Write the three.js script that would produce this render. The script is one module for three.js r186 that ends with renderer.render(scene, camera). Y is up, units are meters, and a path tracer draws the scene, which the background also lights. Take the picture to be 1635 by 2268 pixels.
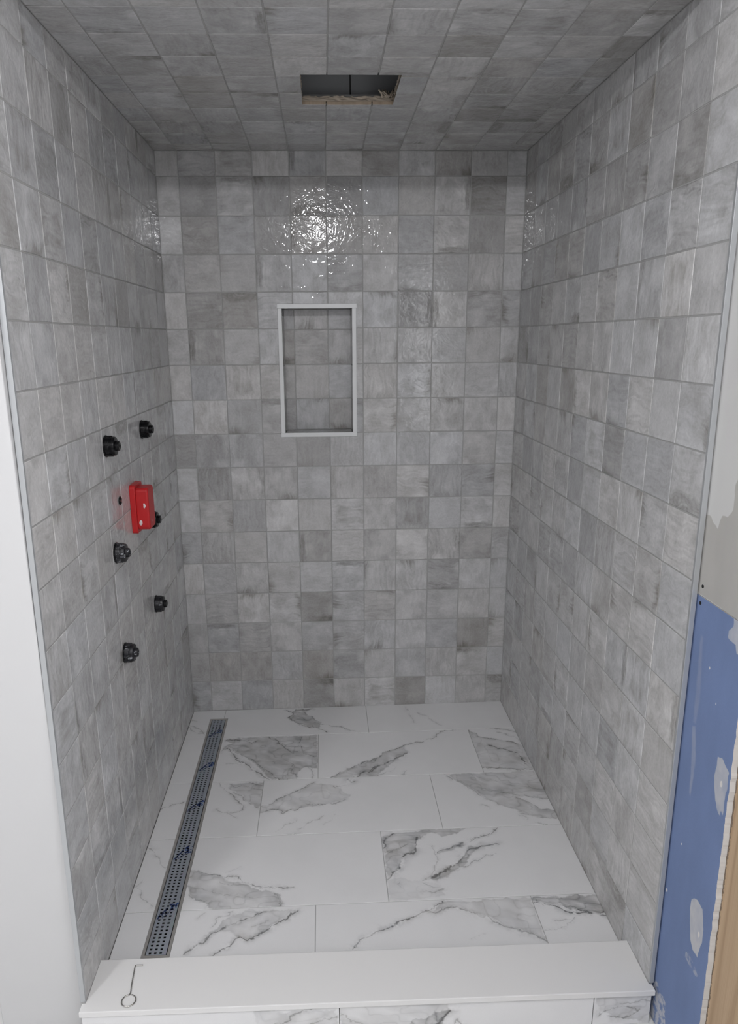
import * as THREE from 'three';
import { RectAreaLightUniformsLib } from 'three/addons/lights/RectAreaLightUniformsLib.js';
import { RoundedBoxGeometry } from 'three/addons/geometries/RoundedBoxGeometry.js';
import { mergeGeometries } from 'three/addons/utils/BufferGeometryUtils.js';

// ---------------------------------------------------------------- camera, light, exposure
const IMG_W = 1635, IMG_H = 2268;
const scene = new THREE.Scene();
const camera = new THREE.PerspectiveCamera(70.4517, IMG_W / IMG_H, 0.05, 30);
camera.position.set(0.5862, 1.5592, 2.876);
{
  const r = new THREE.Vector3(-0.260928724, -0.0378385948, -0.0136714711), a = r.length();
  camera.quaternion.setFromAxisAngle(r.normalize(), a);
}
camera.setViewOffset(IMG_W, IMG_H, 39.747, -44.56, IMG_W, IMG_H);   // the photograph is an off-centre crop

const renderer = new THREE.WebGLRenderer({ antialias: true });
renderer.toneMapping = THREE.LinearToneMapping;
renderer.toneMappingExposure = 0.70;
renderer.shadowMap.enabled = true;
RectAreaLightUniformsLib.init();
scene.background = new THREE.Color(0x000000);

const LAMP = { at: [0.58, 2.33, 2.85], power: 5.0, color: new THREE.Color(0.99, 0.985, 1.02), radius: 0.016 };
const PANEL = { at: [-0.92, 2.44, 3.3], side: 0.25, power: 175, color: new THREE.Color(0.99, 0.985, 1.01) };
const WINDOWS = [   // frosted bathroom windows letting in even daylight
  { name: 'window_1', at: [1.376, 1.45, 2.62], turn: -Math.PI / 2, w: 1.0, h: 1.1, power: 1.7, color: new THREE.Color(0.98, 0.99, 1.03), label: 'frosted window in the bathroom wall right of the camera' },
];

// ---------------------------------------------------------------- helpers
function mulberry(seed) {
  let a = seed >>> 0;
  return () => { a = (a + 0x6D2B79F5) >>> 0; let t = Math.imul(a ^ (a >>> 15), 1 | a); t = (t + Math.imul(t ^ (t >>> 7), 61 | t)) ^ t; return ((t ^ (t >>> 14)) >>> 0) / 4294967296; };
}
function lattice(x, y, s) { let h = Math.imul(x, 374761393) + Math.imul(y, 668265263) + Math.imul(s, 1442695041); h = Math.imul(h ^ (h >>> 13), 1274126177); return ((h ^ (h >>> 16)) >>> 0) / 2147483648 - 1; }
function noise(x, y, s) {
  const xi = Math.floor(x), yi = Math.floor(y), fx = x - xi, fy = y - yi;
  const u = fx * fx * fx * (fx * (fx * 6 - 15) + 10), v = fy * fy * fy * (fy * (fy * 6 - 15) + 10);
  const a = lattice(xi, yi, s), b = lattice(xi + 1, yi, s), c = lattice(xi, yi + 1, s), d = lattice(xi + 1, yi + 1, s);
  return a + (b - a) * u + (c - a) * v + (a - b - c + d) * u * v;
}
function fbm(x, y, s, n) { let r = 0, w = 0.5; for (let i = 0; i < n; i++) { r += w * noise(x, y, s + i * 17); x = x * 2.03 + 5.1; y = y * 2.03 + 9.7; w *= 0.5; } return r; }
const clamp = (x, a = 0, b = 1) => Math.min(b, Math.max(a, x));
const smooth = (a, b, x) => { const t = clamp((x - a) / (b - a)); return t * t * (3 - 2 * t); };
const toSRGB = (c) => c <= 0.0031308 ? c * 12.92 : 1.055 * Math.pow(c, 1 / 2.4) - 0.055;
const byte = (c) => Math.round(255 * clamp(toSRGB(clamp(c))));
const lin = (r, g, b) => new THREE.Color().setRGB(r, g, b);

function shade(o) { o.traverse((m) => { if (m.isMesh) { m.castShadow = true; m.receiveShadow = true; } }); return o; }
const taken = {};
function numbered(name) { const n = taken[name] = (taken[name] ?? -1) + 1; return n ? name + '_' + String(n).padStart(3, '0') : name; }
function mesh(name, geometry, material, parent) {
  const m = new THREE.Mesh(Array.isArray(geometry) ? mergeGeometries(geometry.map(plain), false) : geometry, material);
  m.name = name; m.castShadow = m.receiveShadow = true;
  if (parent) parent.add(m);
  return m;
}
function plain(g) { g = g.index ? g.toNonIndexed() : g.clone(); for (const k of Object.keys(g.attributes)) if (!['position', 'normal', 'uv'].includes(k)) g.deleteAttribute(k); return g; }
function thing(name, label, category, position = [0, 0, 0], group) {
  const o = new THREE.Group(); o.name = numbered(name); o.position.set(...position);
  o.userData = { label, category }; if (group) o.userData.group = group;
  scene.add(o); return o;
}
function structure(name, geometry, material, label, category) {
  const m = mesh(name, geometry, material, scene);
  m.userData = { kind: 'structure', label, category };
  return m;
}
function box(x0, x1, y0, y1, z0, z1) { const g = new THREE.BoxGeometry(x1 - x0, y1 - y0, z1 - z0); g.translate((x0 + x1) / 2, (y0 + y1) / 2, (z0 + z1) / 2); return g; }
function rounded(x0, x1, y0, y1, z0, z1, r, n = 2) { const g = new RoundedBoxGeometry(x1 - x0, y1 - y0, z1 - z0, n, r); g.translate((x0 + x1) / 2, (y0 + y1) / 2, (z0 + z1) / 2); return g; }
function dataTexture(data, w, h, srgb, type) {
  const t = new THREE.DataTexture(data, w, h, data.length === w * h ? THREE.RedFormat : THREE.RGBAFormat, type ?? THREE.UnsignedByteType);
  t.magFilter = THREE.LinearFilter; t.minFilter = THREE.LinearFilter; t.wrapS = t.wrapT = THREE.RepeatWrapping;
  if (srgb) t.colorSpace = THREE.SRGBColorSpace;
  t.needsUpdate = true; return t;
}

// ---------------------------------------------------------------- measures (metres; back wall at z = 0, left wall at x = 0)
const P = 0.133;                                   // pitch of the wall tiles
const WIDE = 1.3474, HIGH = 2.2133;                // shower
const TILE = 0.010, SUNK = 0.0014, JOINT = 0.0031; // tile thickness, grout below the face, joint width
const X_LINES = Array.from({ length: 10 }, (_, i) => (0.6009 + i) * P);
const Y_LINES = Array.from({ length: 16 }, (_, j) => (17.009 - 1 - j) * P);      // from the top down
const Z_LINES = Array.from({ length: 11 }, (_, k) => (11.042 - k) * P);          // from the front to the back
const C_LINES = Array.from({ length: 11 }, (_, k) => (0.655 + 1.0115 * k) * P);  // ceiling, from the back to the front
const frontLeft = (y) => 1.484 - 0.0255 * y, frontRight = (y) => 1.494 - 0.0165 * y;   // the cut wall edges lean a little
const NICHE = { x0: 0.421, x1: 0.719, y0: 1.184, y1: 1.687, t: 0.0165, deep: 0.105 };
const HOLE = { x0: 0.543, x1: 0.805, z0: 0.523, z1: 0.773 };
const DRAIN = { x0: 0.083, x1: 0.1565, z0: 0.072, z1: 1.3095 };
const floorY = (x) => -0.005 + 0.010 * x / WIDE;   // falls towards the drain
const OUT = -0.058;                                // bathroom floor

// ---------------------------------------------------------------- glazed wall tile: colour and ripple of 36 tiles in one atlas
const CELLS = 6, ATLAS = 2046, CELL = ATLAS / CELLS;
const atlas = (() => {
  const color = new Uint8Array(ATLAS * ATLAS * 4), bump = new Float32Array(ATLAS * ATLAS), rnd = mulberry(7);
  for (let c = 0; c < CELLS * CELLS; c++) {
    const cx = c % CELLS, cy = Math.floor(c / CELLS), s = 100 + c * 31;
    const streaky = 0.4 + rnd() * 0.9, cloudy = 0.6 + rnd() * 0.8, patch = rnd() < 0.68 ? 0.2 + rnd() * 0.6 : 0.0, side = Math.floor(rnd() * 4), along = rnd(), warm = rnd(), ripple = 0.75 + rnd() * 0.6, tilt = (rnd() - 0.5) * 0.6;
    for (let j = 0; j < CELL; j++) for (let i = 0; i < CELL; i++) {
      const u = i / CELL, v = j / CELL;
      const a = u + 0.07 * noise(u * 4, v * 4, s + 1), b = v + 0.07 * noise(u * 4, v * 4, s + 2) + tilt * (u - 0.5) * 0.25;
      const cloud = fbm(a * 3, b * 3, s + 3, 4), streak = fbm(a * 2.5, b * 19, s + 4, 3), grain = noise(u * 110, v * 110, s + 5), mottled = fbm(u * 26, v * 26, s + 8, 2);
      const line = Math.pow(1 - Math.abs(noise(a * 2.2, b * 24, s + 6)), 14) * smooth(-0.1, 0.4, noise(u * 3, v * 3, s + 7));
      const d = side === 0 ? u : side === 1 ? 1 - u : side === 2 ? v : 1 - v, q = side < 2 ? v : u;
      const stain = patch * smooth(0.30, -0.02, d + 0.10 * cloud + 0.10 * streak) * smooth(0.75, 0.0, Math.abs(q - along));
      let t = 0.80 * (1 + 0.24 * cloud * cloudy + 0.17 * streak * streaky + 0.035 * grain + 0.10 * mottled - 0.07 * line) - 0.50 * stain;
      t = clamp(t, 0.28, 1);
      const w = clamp((0.80 - t) * 1.6) * (0.5 + warm);
      const o = ((cy * CELL + j) * ATLAS + cx * CELL + i);
      color[o * 4] = byte(t * (1 + 0.030 * w)); color[o * 4 + 1] = byte(t * (1 - 0.004 * w)); color[o * 4 + 2] = byte(t * (1.0 - 0.075 * w)); color[o * 4 + 3] = 255;
      bump[o] = 0.5 + ripple * (0.11 * noise(a * 4.5, b * 4.5, s + 10) + 0.17 * noise(a * 10, b * 12, s + 11) + 0.095 * noise(a * 21, b * 26, s + 12) + 0.012 * noise(u * 45, v * 45, s + 13));
    }
  }
  return { color: dataTexture(color, ATLAS, ATLAS, true), bump: dataTexture(bump, ATLAS, ATLAS, false, THREE.FloatType) };
})();
const GLAZE = new THREE.MeshPhysicalMaterial({ map: atlas.color, bumpMap: atlas.bump, bumpScale: 0.0011, roughness: 0.045, metalness: 0, vertexColors: true, specularIntensity: 0.9 });
const toneOf = (t) => (0.265 + 0.0352 * clamp(t, 0, 10)) / 0.80;   // reflectance of a tile, 0 dark to 10 light

const GROUT = new THREE.MeshStandardMaterial({ color: lin(0.36, 0.36, 0.35), roughness: 0.85 });
const WHITE = new THREE.MeshStandardMaterial({ color: lin(0.58, 0.58, 0.58), roughness: 0.75 });
const CEIL = new THREE.MeshStandardMaterial({ color: lin(0.80, 0.80, 0.79), roughness: 0.9 });
const CAP = new THREE.MeshPhysicalMaterial({ color: lin(0.75, 0.745, 0.735), roughness: 0.38 });
const ALU = new THREE.MeshPhysicalMaterial({ color: lin(0.48, 0.495, 0.505), roughness: 0.4, metalness: 0.45 });
const PROFILE = new THREE.MeshPhysicalMaterial({ color: lin(0.74, 0.75, 0.75), roughness: 0.35 });
const STEEL = new THREE.MeshPhysicalMaterial({ color: lin(0.42, 0.405, 0.385), roughness: 0.42, metalness: 0.5 });
const WIRE = new THREE.MeshPhysicalMaterial({ color: lin(0.50, 0.49, 0.47), roughness: 0.25, metalness: 1 });
const BLACK = new THREE.MeshPhysicalMaterial({ color: lin(0.004, 0.004, 0.005), roughness: 0.25, specularIntensity: 0.5 });
const PIT = new THREE.MeshStandardMaterial({ color: lin(0.02, 0.02, 0.02), roughness: 0.9 });
const RED = new THREE.MeshPhysicalMaterial({ color: lin(0.44, 0.010, 0.012), roughness: 0.42 });
const SPLASH = new THREE.MeshStandardMaterial({ color: lin(0.66, 0.60, 0.60), roughness: 0.9 });

// ---------------------------------------------------------------- printed marble: grey clouds (P) and veins, in millimetres, tile by tile
const VEINS = [
  ['A2', 'P', 0.55, [408,87,434,59,429,29,445,12,515,14,485,41,503,77,533,104,554,142,550,174,529,173,479,145,441,131,419,104]],
  ['A2', 3, 0.9, [398,18,425,33,438,51,414,83,445,131,492,158,533,177,558,191,582,212]],
  ['A2', 3, 0.7, [481,41,516,90,541,113,558,143,608,166,640,176,668,202,706,222]],
  ['A2', 4, 0.6, [433,25,515,14]],
  ['A2', 3, 0.5, [447,60,491,113,554,142,554,162,529,173]],
  ['A3', 4, 0.3, [921,29,940,114,945,160]],
  ['A3', 3, 0.35, [966,75,1009,124,1055,192]],
  ['A1', 3, 0.55, [-3,118,23,126,48,161,69,186,76,199]],
  ['A1', 3, 0.5, [0,131,20,160,44,181,74,196]],
  ['A1', 3, 0.35, [0,73,26,89]],
  ['B1', 'P', 0.45, [165,249,183,235,304,232,389,237,473,232,542,228,543,469,520,468,498,453,480,472,465,497,463,534,405,534,375,523,343,489,309,435,267,385,218,326,178,291,162,329,164,301,203,267,175,265]],
  ['B1', 5, 0.8, [160,329,180,302,205,346,229,389,266,419,305,474,341,502,365,531]],
  ['B1', 3, 0.7, [201,317,245,363,282,386,317,435,357,477,389,517,405,534]],
  ['B1', 4, 0.8, [169,246,212,241,250,255,298,258,279,275,229,246]],
  ['B1', 5, 0.7, [348,239,382,271,409,324,434,354,457,348]],
  ['B1', 3, 0.7, [475,236,471,291,488,364,516,380,543,396]],
  ['B1', 3, 0.5, [391,279,416,303,463,313,466,284]],
  ['B1', 3, 0.5, [427,532,431,469,445,437,420,402]],
  ['B1', 3, 0.6, [462,516,438,463]],
  ['B1', 3, 0.5, [521,532,524,488,498,453]],
  ['B1', 2, 0.3, [190,414,255,421]],
  ['B2', 'P', 0.4, [594,536,621,507,674,465,717,434,763,430,781,397,770,535,682,536]],
  ['B2', 'P', 0.4, [741,436,791,393,832,357,888,330,887,383,849,422,823,454,762,525,735,527]],
  ['B2', 3, 0.8, [594,536,624,500,674,465,721,438,759,434,781,397]],
  ['B2', 5, 0.85, [675,532,721,500,775,471]],
  ['B2', 3, 0.85, [741,436,786,397,832,357,893,331,974,300,1007,279,1023,252,1059,231,1078,237,1100,227]],
  ['B2', 7, 0.8, [737,504,786,459,835,426,881,387]],
  ['B2', 3, 0.5, [767,526,818,505,832,479]],
  ['B2', 3, 0.4, [856,531,873,505]],
  ['B3', 'P', 0.3, [1154,233,1180,277,1215,298,1274,315,1326,341,1353,352,1346,511,1342,527,1235,516,1157,499,1152,408]],
  ['B3', 3, 0.7, [1154,233,1192,287,1237,308,1282,325,1325,346,1350,352]],
  ['B3', 5, 0.85, [1217,352,1268,382,1308,410,1318,444,1322,482,1330,502]],
  ['B3', 4, 0.7, [1242,219,1275,231,1297,223]],
  ['B3', 3, 0.6, [1270,231,1312,243,1348,260]],
  ['B3', 3, 0.4, [1274,255,1328,296,1348,334]],
  ['B3', 3, 0.7, [1157,499,1213,511,1301,524,1343,523]],
  ['C1', 'P', 0.35, [211,546,344,545,345,691,332,695,293,648,253,600,229,581]],
  ['C1', 3, 0.65, [187,545,208,579,237,616,259,652,282,676,287,709]],
  ['C1', 3, 0.6, [196,698,218,716,253,720,276,716,284,698]],
  ['C1', 3, 0.6, [243,605,277,633,313,678,342,696]],
  ['C1', 3, 0.4, [222,550,249,570,262,559,297,579,344,588]],
  ['C1', 5, 0.6, [297,546,342,564]],
  ['C1', 3, 0.4, [269,745,236,722]],
  ['C0', 3, 0.6, [-6,682,18,672,51,654,75,641]],
  ['C2', 'P', 0.28, [347,696,385,677,431,628,483,596,529,563,590,573,660,643,634,664,572,688,486,705,436,724,401,705,349,724]],
  ['C2', 4, 0.65, [346,688,385,674,414,645,445,620,483,599,531,554]],
  ['C2', 4, 0.65, [348,724,380,709,404,705,429,726,456,714,489,700]],
  ['C2', 3, 0.7, [503,684,572,688,606,685,641,664]],
  ['C2', 3, 0.6, [601,589,651,586]],
  ['C2', 7, 0.8, [656,547,663,562,676,557]],
  ['C2', 4, 0.3, [405,827,439,792,471,771]],
  ['C2', 3, 0.4, [505,786,538,775,558,750]],
  ['C2', 3, 0.35, [482,810,511,786]],
  ['C2', 2, 0.25, [558,794,591,775,605,753]],
  ['C2', 3, 0.25, [444,842,489,830]],
  ['C3', 'P', 0.4, [1021,542,1353,536,1351,705,1288,687,1239,691,1302,756,1350,775,1352,808,1270,793,1231,771,1168,721,1132,691,1100,640,1057,593]],
  ['C3', 3, 0.55, [1004,537,1057,593,1099,647,1128,691,1168,721]],
  ['C3', 3, 0.35, [1106,547,1174,586,1254,620,1342,648]],
  ['C3', 3, 0.5, [1121,627,1200,660,1287,690,1351,705]],
  ['C3', 3, 0.6, [1239,691,1280,731,1302,756,1350,775]],
  ['C3', 3, 0.6, [1229,778,1273,796,1351,811]],
  ['C3', 3, 0.4, [1112,727,1130,739]],
  ['C3', 3, 0.4, [1227,787,1241,810]],
  ['C3', 3, 0.4, [1265,824,1298,839]],
  ['D1', 'P', 0.38, [163,992,243,1011,277,1035,319,1051,367,1075,413,1091,439,1106,444,1153,243,1154,220,1127,199,1119,175,1091,156,1056]],
  ['D1', 3, 0.7, [162,988,222,1006,265,1020,295,1018,319,1044,361,1061,402,1077,432,1075,473,1073]],
  ['D1', 3, 0.35, [158,1056,211,1073,284,1097,356,1115]],
  ['D1', 3, 0.5, [170,1091,198,1116,238,1121,227,1140]],
  ['D1', 4, 0.5, [414,1098,435,1126,437,1152]],
  ['D1', 3, 0.4, [252,1040,290,1057,345,1060]],
  ['D1', 2, 0.2, [257,1001,307,986]],
  ['D0', 5, 0.45, [-3,866,30,908,76,972]],
  ['D0', 3, 0.45, [1,1047,23,1069,37,1097,77,1132]],
  ['D0', 3, 0.3, [14,1020,6,1047]],
  ['D2', 'P', 0.4, [751,878,796,853,952,839,1027,839,997,865,946,881,918,861,872,885,854,929,828,953,802,977,779,1033,753,1063,749,974,763,949]],
  ['D2', 'P', 0.5, [915,958,1001,911,1011,921,958,952]],
  ['D2', 'P', 0.5, [889,1055,935,1018,971,1012,1021,930,1057,932,1011,981,992,1021,928,1058,892,1071]],
  ['D2', 'P', 0.15, [753,1063,787,1057,907,1087,909,1140,746,1148]],
  ['D2', 5, 0.8, [749,940,760,888,796,853]],
  ['D2', 7, 0.85, [753,1063,786,1017,808,969,853,938,867,876]],
  ['D2', 3, 0.5, [749,940,781,946,827,910]],
  ['D2', 5, 0.7, [917,950,961,935,1006,916]],
  ['D2', 3, 0.7, [1026,904,1067,883,1106,872,1131,845]],
  ['D2', 5, 0.75, [920,1037,971,1008,1018,947,1069,929,1118,925]],
  ['D2', 7, 0.8, [889,1059,945,1027]],
  ['D2', 3, 0.5, [992,1021,1044,991,1097,965]],
  ['D2', 3, 0.45, [857,1084,882,1101,921,1103,879,1123,847,1114]],
  ['D2', 3, 0.4, [859,1069,884,1055,911,984,903,923]],
  ['D2', 3, 0.3, [785,1080,794,1096]],
  ['E1', 'P', 0.3, [238,1245,270,1211,294,1176,340,1159,403,1163,486,1165,462,1185,421,1214,386,1242,360,1258,327,1256,301,1231,264,1235]],
  ['E1', 5, 0.75, [195,1300,224,1273,256,1240,299,1213,344,1191,399,1166]],
  ['E1', 4, 0.85, [275,1307,303,1283,331,1253,360,1261,395,1236,422,1220,458,1197,488,1166]],
  ['E1', 3, 0.4, [251,1210,266,1180,302,1164]],
  ['E1', 3, 0.3, [210,1183,230,1160]],
  ['E1', 3, 0.3, [366,1223,410,1195]],
  ['E2', 4, 0.85, [637,1308,663,1281,706,1255,753,1238,797,1217,847,1193,901,1157]],
  ['E2', 4, 0.6, [853,1193,873,1201,907,1184,945,1183,979,1200,1017,1220,1032,1244,1064,1262,1106,1277,1152,1315]],
  ['E2', 'P', 0.3, [901,1157,1156,1157,1152,1315,1107,1274,1060,1259,1026,1223,979,1197,939,1183,868,1194]],
  ['E2', 3, 0.2, [960,1292,993,1281]],
  ['E3', 'P', 0.6, [1161,1158,1353,1154,1355,1222,1293,1215,1249,1205,1235,1180,1156,1175]],
  ['E3', 5, 0.9, [1155,1179,1207,1185,1246,1212,1279,1224,1318,1220,1356,1218]],
  ['E3', 5, 0.9, [1238,1187,1274,1210,1352,1235]],
  ['E3', 3, 0.4, [1151,1283,1178,1278,1232,1255,1259,1237]],
  ['E3', 3, 0.4, [1160,1271,1164,1290]],
  ['E3', 3, 0.35, [1198,1247,1243,1239]],
  ['E3', 3, 0.5, [1160,1161,1184,1191]],
];
const ROW_Z = [0, 0.225, 0.533, 0.841, 1.149, 1.376];
const ROW_X = { A: [0.140, 0.750], B: [0.5433, 1.157], C: [0.345, 0.955], D: [0.749], E: [0.5397, 1.158] };
const MARBLE_SIDE = 1.38;
function stroke(list, x, z, s) {   // how dark the print is at (x, z) in millimetres
  const wx = x + 6 * noise(x * 0.045, z * 0.045, s) + 2.6 * noise(x * 0.16, z * 0.16, s + 1) + 0.9 * noise(x * 0.5, z * 0.5, s + 2);
  const wz = z + 6 * noise(x * 0.045, z * 0.045, s + 5) + 2.6 * noise(x * 0.16, z * 0.16, s + 6) + 0.9 * noise(x * 0.5, z * 0.5, s + 7);
  let dark = 0, cloud = 0;
  const broken = 0.55 + 0.9 * noise(x * 0.05, z * 0.05, s + 9) + 0.35 * noise(x * 0.2, z * 0.2, s + 10);
  for (const v of list) {
    if (wx < v.x0 || wx > v.x1 || wz < v.z0 || wz > v.z1) continue;
    const p = v.p; let best = 1e9, inside = false;
    const n = p.length / 2, last = v.area ? n : n - 1;
    for (let i = 0; i < last; i++) {
      const k = (i + 1) % n, ax = p[i * 2], az = p[i * 2 + 1], bx = p[k * 2], bz = p[k * 2 + 1], dx = bx - ax, dz = bz - az;
      const t = clamp(((wx - ax) * dx + (wz - az) * dz) / (dx * dx + dz * dz + 1e-9)), ex = wx - ax - t * dx, ez = wz - az - t * dz, d = ex * ex + ez * ez;
      if (d < best) best = d;
      if (v.area && (az > wz) !== (bz > wz) && wx < (bx - ax) * (wz - az) / (bz - az) + ax) inside = !inside;
    }
    best = Math.sqrt(best);
    if (v.area) {
      const f = smooth(-5, 6, inside ? best : -best);
      const gx = x + 14 * fbm(x * 0.02, z * 0.02, s + 33, 2), gz = z + 14 * fbm(x * 0.02, z * 0.02, s + 36, 2);
      const along = fbm((gx * 0.88 + gz * 0.47) * 0.016, (gz * 0.88 - gx * 0.47) * 0.045, s + 20, 4), lump = fbm(gx * 0.022, gz * 0.022, s + 30, 3), seam = Math.pow(1 - Math.abs(noise(gx * 0.028, gz * 0.04, s + 34)), 9);
      cloud = Math.max(cloud, v.dark * f * clamp(0.80 + 0.55 * along + 0.75 * lump + 0.75 * seam + (inside ? 0.55 * Math.exp(-((best / 5) ** 2)) : 0), 0.08, 1.8));
    } else {
      const g = v.w * 0.55 * (0.7 + 0.6 * clamp(broken));
      dark = Math.max(dark, v.dark * Math.exp(-((best / g) ** 2)) * clamp(0.45 + broken, 0.3, 1), 0.34 * v.dark * Math.exp(-((best / (v.w * 2.6)) ** 2)) * clamp(broken));
    }
  }
  return [clamp(dark), clamp(cloud)];
}
function prepare(rows) {
  return rows.map(([key, w, dark, p]) => {
    const xs = p.filter((_, i) => i % 2 === 0), zs = p.filter((_, i) => i % 2), m = 30;
    return { key, area: w === 'P', w, dark, p, x0: Math.min(...xs) - m, x1: Math.max(...xs) + m, z0: Math.min(...zs) - m, z1: Math.max(...zs) + m };
  });
}
function marblePixel(d, o, x, z, list, s) {
  const [vein, cloud] = stroke(list, x, z, s);
  const faint = 0.020 * fbm(x * 0.012, z * 0.012, s + 40, 3) + 0.008 * noise(x * 0.9, z * 0.9, s + 41);
  const base = 0.755 + faint, warm = fbm(x * 0.02, z * 0.02, s + 50, 2);
  let t = base * (1 - 0.66 * cloud);
  t *= 1 - 0.92 * vein;
  const k = clamp(cloud * 0.6 + vein);
  d[o] = byte(t * (1 + 0.05 * k * warm + 0.0)); d[o + 1] = byte(t * (1 - 0.002 * k)); d[o + 2] = byte(t * (1 - 0.07 * k * (0.2 + warm))); d[o + 3] = 255;
}
const MARBLE = (() => {
  const n = 2048, d = new Uint8Array(n * n * 4), all = prepare(VEINS), rows = 'ABCDE', lists = {};
  for (const v of all) (lists[v.key] ??= []).push(v);
  for (let j = 0; j < n; j++) {
    const z = (j + 0.5) / n * MARBLE_SIDE;
    let r = 0; while (r < 4 && z > ROW_Z[r + 1]) r++;
    const R = rows[r];
    for (let i = 0; i < n; i++) {
      const x = (i + 0.5) / n * MARBLE_SIDE;
      let k = 1; for (const q of ROW_X[R]) if (x > q) k++;
      let key;
      if (R === 'A') key = 'A' + k; else if (x < 0.12) key = R + '0'; else key = R + k;
      marblePixel(d, (j * n + i) * 4, x * 1000, z * 1000, lists[key] ?? [], 500 + r * 97 + k * 13);
    }
  }
  return new THREE.MeshPhysicalMaterial({ map: dataTexture(d, n, n, true), roughness: 0.30, specularIntensity: 0.8 });
})();
const CURB_MARBLE = (() => {   // x across, y up; 1.4 m by 0.1 m
  const w = 2048, h = 160, d = new Uint8Array(w * h * 4);
  const list = prepare([
    ['L', 'P', 0.22, [395, 0, 470, 12, 590, 10, 597, 60, 560, 90, 400, 90]], ['L', 4, 0.6, [410, 90, 450, 50, 500, 20, 540, 0]], ['L', 4, 0.45, [470, 90, 520, 60, 560, 40, 597, 30]],
    ['M', 'P', 0.25, [602, 0, 850, 0, 870, 30, 760, 80, 602, 90]], ['M', 'P', 0.6, [745, 90, 770, 60, 830, 35, 862, 24, 872, 34, 850, 50, 825, 90]], ['M', 7, 0.8, [800, 90, 840, 55, 868, 28]], ['M', 4, 0.5, [860, 90, 880, 60, 905, 90]], ['M', 3, 0.4, [602, 20, 650, 60, 690, 90]],
    ['R', 'P', 0.28, [1212, 0, 1360, 0, 1360, 90, 1260, 70, 1230, 50]], ['R', 4, 0.6, [1220, 62, 1250, 44, 1290, 40, 1320, 56, 1290, 72, 1240, 70]], ['R', 4, 0.4, [1280, 30, 1330, 20, 1360, 34]],
  ]);
  const lists = { L: list.filter((v) => v.key === 'L'), M: list.filter((v) => v.key === 'M'), R: list.filter((v) => v.key === 'R') };
  for (let j = 0; j < h; j++) for (let i = 0; i < w; i++) {
    const x = i / w * 1400 - 20, y = 35 - j / h * 100 + 5;   // row 0 is the bottom edge
    const yy = 95 - (j / h) * 100, k = x < 599 ? 'L' : x < 1211 ? 'M' : 'R';
    marblePixel(d, (j * w + i) * 4, x, yy, lists[k], 900);
  }
  return new THREE.MeshPhysicalMaterial({ map: dataTexture(d, w, h, true), roughness: 0.30, specularIntensity: 0.8 });
})();

// ---------------------------------------------------------------- tile solids
function area2(p) { let s = 0; for (let i = 0; i < p.length; i++) { const a = p[i], b = p[(i + 1) % p.length]; s += a[0] * b[1] - b[0] * a[1]; } return s; }
function minus(r, h) {   // rectangle less rectangle: outlines, counter-clockwise
  const [a0, b0, a1, b1] = r;
  if (!h || h[0] >= a1 || h[2] <= a0 || h[1] >= b1 || h[3] <= b0) return [[[a0, b0], [a1, b0], [a1, b1], [a0, b1]]];
  const xs = [...new Set([a0, a1, h[0], h[2]].filter((x) => x >= a0 && x <= a1))].sort((p, q) => p - q), ys = [...new Set([b0, b1, h[1], h[3]].filter((x) => x >= b0 && x <= b1))].sort((p, q) => p - q);
  const edges = new Map(), key = (i, j) => i + ',' + j;
  const put = (a, b) => { const k = a + '>' + b, back = b + '>' + a; if (edges.has(back)) edges.delete(back); else edges.set(k, [a, b]); };
  for (let i = 0; i + 1 < xs.length; i++) for (let j = 0; j + 1 < ys.length; j++) {
    const mx = (xs[i] + xs[i + 1]) / 2, my = (ys[j] + ys[j + 1]) / 2;
    if (mx > h[0] && mx < h[2] && my > h[1] && my < h[3]) continue;
    const c = [key(i, j), key(i + 1, j), key(i + 1, j + 1), key(i, j + 1)];
    for (let k = 0; k < 4; k++) put(c[k], c[(k + 1) % 4]);
  }
  const next = new Map([...edges.values()].map(([a, b]) => [a, b])), out = [];
  while (next.size) {
    const start = next.keys().next().value, loop = []; let at = start;
    do { loop.push(at.split(',').map((q, n) => (n ? ys : xs)[+q])); const to = next.get(at); next.delete(at); at = to; } while (at !== start && at);
    const clean = loop.filter((p, i) => { const a = loop[(i + loop.length - 1) % loop.length], b = loop[(i + 1) % loop.length]; return Math.abs((p[0] - a[0]) * (b[1] - p[1]) - (p[1] - a[1]) * (b[0] - p[0])) > 1e-12; });
    if (clean.length >= 4) out.push(clean);
  }
  return out.filter((p) => Math.abs(area2(p)) > 4e-5);
}
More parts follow.
